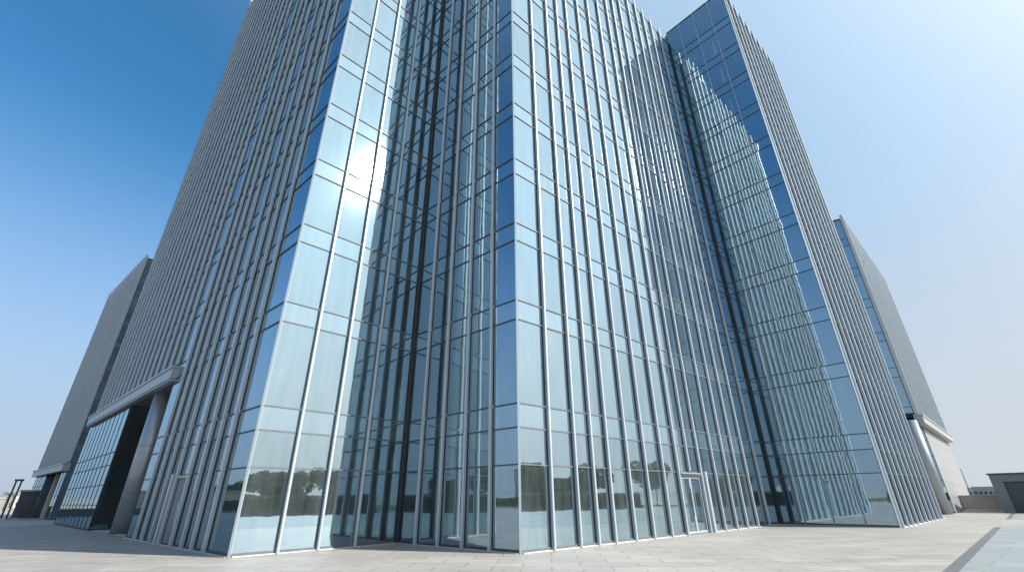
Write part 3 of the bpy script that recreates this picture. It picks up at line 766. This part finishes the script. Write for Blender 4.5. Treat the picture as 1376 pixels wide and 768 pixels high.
# right kiosk: grey metal frame with dark recessed panels; left end wall leans out in the photo by perspective only
kd = V(.62, -.785).normalized()
kx = V(42.6, 43.9)
root = empty('kiosk', (kx.x, kx.y, 0), math.atan2(kd.y, kd.x)); bpy.context.view_layer.update()
tag(root, 'low grey metal kiosk with dark panels at the right edge of the plaza', 'kiosk')
W_ = 13.0
mb = MB(); mb.box(0, .35, 0, W_, 6, 3.02)
o = mb.build('wall', M['hutdark']); o.parent = root
mb = MB(); mb.box(0, 0, 0, .75, .34, 2.45); mb.box(W_-.75, 0, 0, W_, .34, 2.45); mb.box(0, 0, 2.452, W_, .34, 3.02)
o = mb.build('surround', M['hutgrey']); o.parent = root
mb = MB(); mb.box(-.1, -.08, 3.023, W_+.1, 6.1, 3.15); o = mb.build('roof', M['frame']); o.parent = root
for i in range(5):
    mb = MB(); xa = .76+i*2.3; mb.box(xa+.03, .22, .03, xa+2.27, .33, 2.44)
    for k in range(16): mb.box(xa+.05, .205, .1+k*.145, xa+2.25, .219, .1+k*.145+.10)
    o = mb.build('panel', M['hutdark']); o.parent = root
    mb = MB(); mb.box(xa-.02, .14, .02, xa+.028, .34, 2.445); o = mb.build('post', M['hutgrey']); o.parent = root
mb = MB(); mb.box(4.1, .18, 1.3, 4.9, .203, 1.7); o = mb.build('notice', M['white']); o.parent = root
# low terrace wall left of it
root = empty('terrace_wall', (44.0, 49.2, 0), math.atan2(-1.6, 2.2)); bpy.context.view_layer.update()
tag(root, 'low beige terrace wall between the finned wing and the grey kiosk', 'wall')
mb = MB(); mb.box(-1.6, 0, 0, 6.0, .3, 1.30); o = mb.build('wall', M['beige']); o.parent = root
mb = MB(); mb.box(-1.65, -.04, 1.303, 6.05, .34, 1.38); o = mb.build('cap', M['kerb']); o.parent = root
mb = MB(); mb.box(-1.6, -.5, 0, 6.0, -.05, .16); o = mb.build('step', M['white']); o.parent = root
root = empty('railing', (42.6, 50.6, 0), math.atan2(-1.0, 1.2)); bpy.context.view_layer.update()
tag(root, 'dark slatted gate in the gap beside the finned wing', 'gate')
mb = MB()
for i in range(9): mb.box(i*.17, 0, .05, i*.17+.05, .05, 1.62)
o = mb.build('slat', M['pole']); o.parent = root
mb = MB(); mb.box(-.05, .051, .25, 1.5, .09, .33); mb.box(-.05, .051, 1.42, 1.5, .09, 1.5); o = mb.build('rail', M['pole']); o.parent = root

# left: slate hut, twin poles, black box
def rot(c): return c
kl = block('slate_hut', (-62.0, 64.2), 1.7, 2.0, 2.9, rad(44), M['hutshade'], 'small slate grey hut on the shaded left side, next to the far wing', 'hut', wins=[(.2, .6, 1.6, 1.5, 0)])
root = empty('twin_pole_lamp', (-56.9, 55.6, 0)); bpy.context.view_layer.update()
tag(root, 'pair of dark poles joined at the top, at the far left edge of the photo', 'lamp post')
for dx in (0, .62):
    mb = MB(); mb.tube([(dx, 0, 0), (dx, 0, 3.9)], [.09, .08], 10); o = mb.build('pole', M['pole']); o.parent = root
mb = MB(); mb.box(-.12, -.12, 3.9, .74, .12, 4.1); o = mb.build('lamp_head', M['pole']); o.parent = root
mb = MB(); mb.box(-.3, -.3, 0, .92, .3, .12); o = mb.build('base', M['kerb']); o.parent = root
root = empty('black_bin', (-57.4, 58.6, 0), rad(44)); bpy.context.view_layer.update()
tag(root, 'black waste bin standing in front of the slate grey hut', 'bin')
mb = MB(); mb.box(-.45, -.35, .06, .45, .35, 1.15); o = mb.build('body', M['pole']); o.parent = root
mb = MB(); mb.box(-.5, -.4, 1.153, .5, .4, 1.25); o = mb.build('lid', M['frame']); o.parent = root
root = empty('low_wall', (-63.5, 55.5, 0), rad(44)); bpy.context.view_layer.update()
mb = MB(); mb.box(-9, -.2, 0, 4.0, .2, .85); o = mb.build('wall', M['hutshade']); o.parent = root
mb = MB(); mb.box(-9.05, -.25, .853, 4.05, .25, .93); o = mb.build('cap', M['kerb']); o.parent = root
tag(root, 'low dark wall with a pale cap running behind the twin poles', 'wall')

# lamp posts
def lamp(loc, h, label, first=None):
    if first is None:
        root = empty('street_lamp')
        mb = MB(); mb.tube([(0, 0, 0), (0, 0, h)], [.09, .05], 10); o = mb.build('post', M['pole']); o.parent = root
        mb = MB(); mb.tube([(0, 0, h-.05), (.5, 0, h+.12), (1.0, 0, h+.15)], [.035, .03, .03], 8); o = mb.build('arm', M['pole']); o.parent = root
        mb = MB(); mb.box(.7, -.12, h+.05, 1.35, .12, h+.14); o = mb.build('lamp_head', M['pole']); o.parent = root
        mb = MB(); mb.cyl(0, 0, .16, 0, .25, 12); o = mb.build('base', M['pole']); o.parent = root
    else: root = copy_tree(first)
    root.location = (*loc, 0); tag(root, label, 'street lamp', 'street lamps round the plaza'); return root
l0 = lamp((58, 19), 6.0, 'street lamp reflected in the first panes right of the centre corner')
lamp((50, 3), 6, 'street lamp reflected above the middle of the long hedge', l0).rotation_euler.z = 1
lamp((72, 33.5), 6, 'street lamp by the far end of the long hedge', l0).rotation_euler.z = 2
lamp((-66, 15), 6, 'street lamp standing before the beige wall', l0).rotation_euler.z = .5
lamp((91, 99), 6, 'distant lamp post rising above the beige terrace wall', l0).rotation_euler.z = 2.6

# buildings mirrored in the glass
wn = [(-9+3.6*i, 1.0+3.3*k, 2.2, 1.3, 0) for i in range(6) for k in range(2)]
block('apartment_house', (-92, -9), 11, 6, 7.2, rad(80), M['white'], 'white two-storey house with dark windows behind palms, reflected beside the centre corner', wins=wn)
block('garden_wall', (-84, 38), 22, .3, 3.0, rad(74), M['beige'], 'long beige wall behind the palms, reflected in the shaded left face', 'wall')
block('pavilion', (66, 13), 9, 4, 4.2, rad(35), M['hutgrey'], 'long grey pavilion beyond the hedge, reflected in the bright central glass', wins=[(-6+3*i, 1.2, 2.4, 1.6, s_) for i in range(5) for s_ in (0, 1)])
block('white_shed', (-34, -48), 8, 4, 3.4, rad(20), M['white'], 'low white shed between the trees, reflected in the right glass wall', wins=[(-5+3.3*i, 1.1, 1.6, 1.1, 1) for i in range(4)])

# far town: low houses along the horizon, left and right
random.seed(5)
specs = []
for i in range(11):
    az = rad(41.2+.85*i+random.uniform(-.2, .2)); D = random.uniform(260, 480)
    specs.append((math.sin(az)*D, math.cos(az)*D, i, 'right'))
for i in range(9):
    az = rad(-41.9-.8*i+random.uniform(-.2, .2)); D = random.uniform(260, 430)
    specs.append((math.sin(az)*D, math.cos(az)*D, i, 'left'))
adj = ['white', 'beige', 'pale grey', 'grey', 'beige']
mats = [M['white'], M['beige'], M['kerb'], M['palepanel'], M['beige']]
for x_, y_, i, side in specs:
    hx = random.uniform(3, 7); h = random.uniform(3.2, 6.5); k = random.randrange(5)
    block('town_house', (x_, y_), hx, 4, h, -math.atan2(x_, y_)+random.uniform(-.3, .3), mats[k],
          '%s flat-roofed town house, %s one out from the building on the %s horizon' % (adj[k], ['first', 'second', 'third', 'fourth', 'fifth', 'sixth', 'seventh', 'eighth', 'ninth', 'tenth', 'eleventh'][i], side),
          wins=[(-hx+1.2+q*1.9, 1.0+3*fl, .9, 1.1, 0) for q in range(int(hx*2/1.9)) for fl in range(1 if h < 5 else 2)],
          roofm=random.choice(['roof', 'roofred', 'roof']), group='houses of the far town')
# low far hills all round
def hills(R0, amp, seedv):
    mb = MB(); n_ = 240; pts = []
    for i in range(n_):
        a = 2*math.pi*i/n_
        h = amp*(.45+.55*abs(noise.noise(Vector((math.cos(a)*3+seedv, math.sin(a)*3, 0)))*2)+.12*noise.noise(Vector((math.cos(a)*22, math.sin(a)*22, seedv))))
        pts.append((a, h))
    for i in range(n_):
        a, h = pts[i]; b, h2 = pts[(i+1) % n_]
        P = lambda t, rr, z: (math.cos(t)*rr, math.sin(t)*rr, z)
        mb.face([P(b, R0, -.5), P(a, R0, -.5), P(a, R0+260, h), P(b, R0+260, h2)])
        mb.face([P(b, R0+260, h2), P(a, R0+260, h), P(a, R0+700, -1), P(b, R0+700, -1)])
    tag(mb.build('hills', M['hill'], smooth=True), kind='structure')
hills(1500, 17, 2.0)
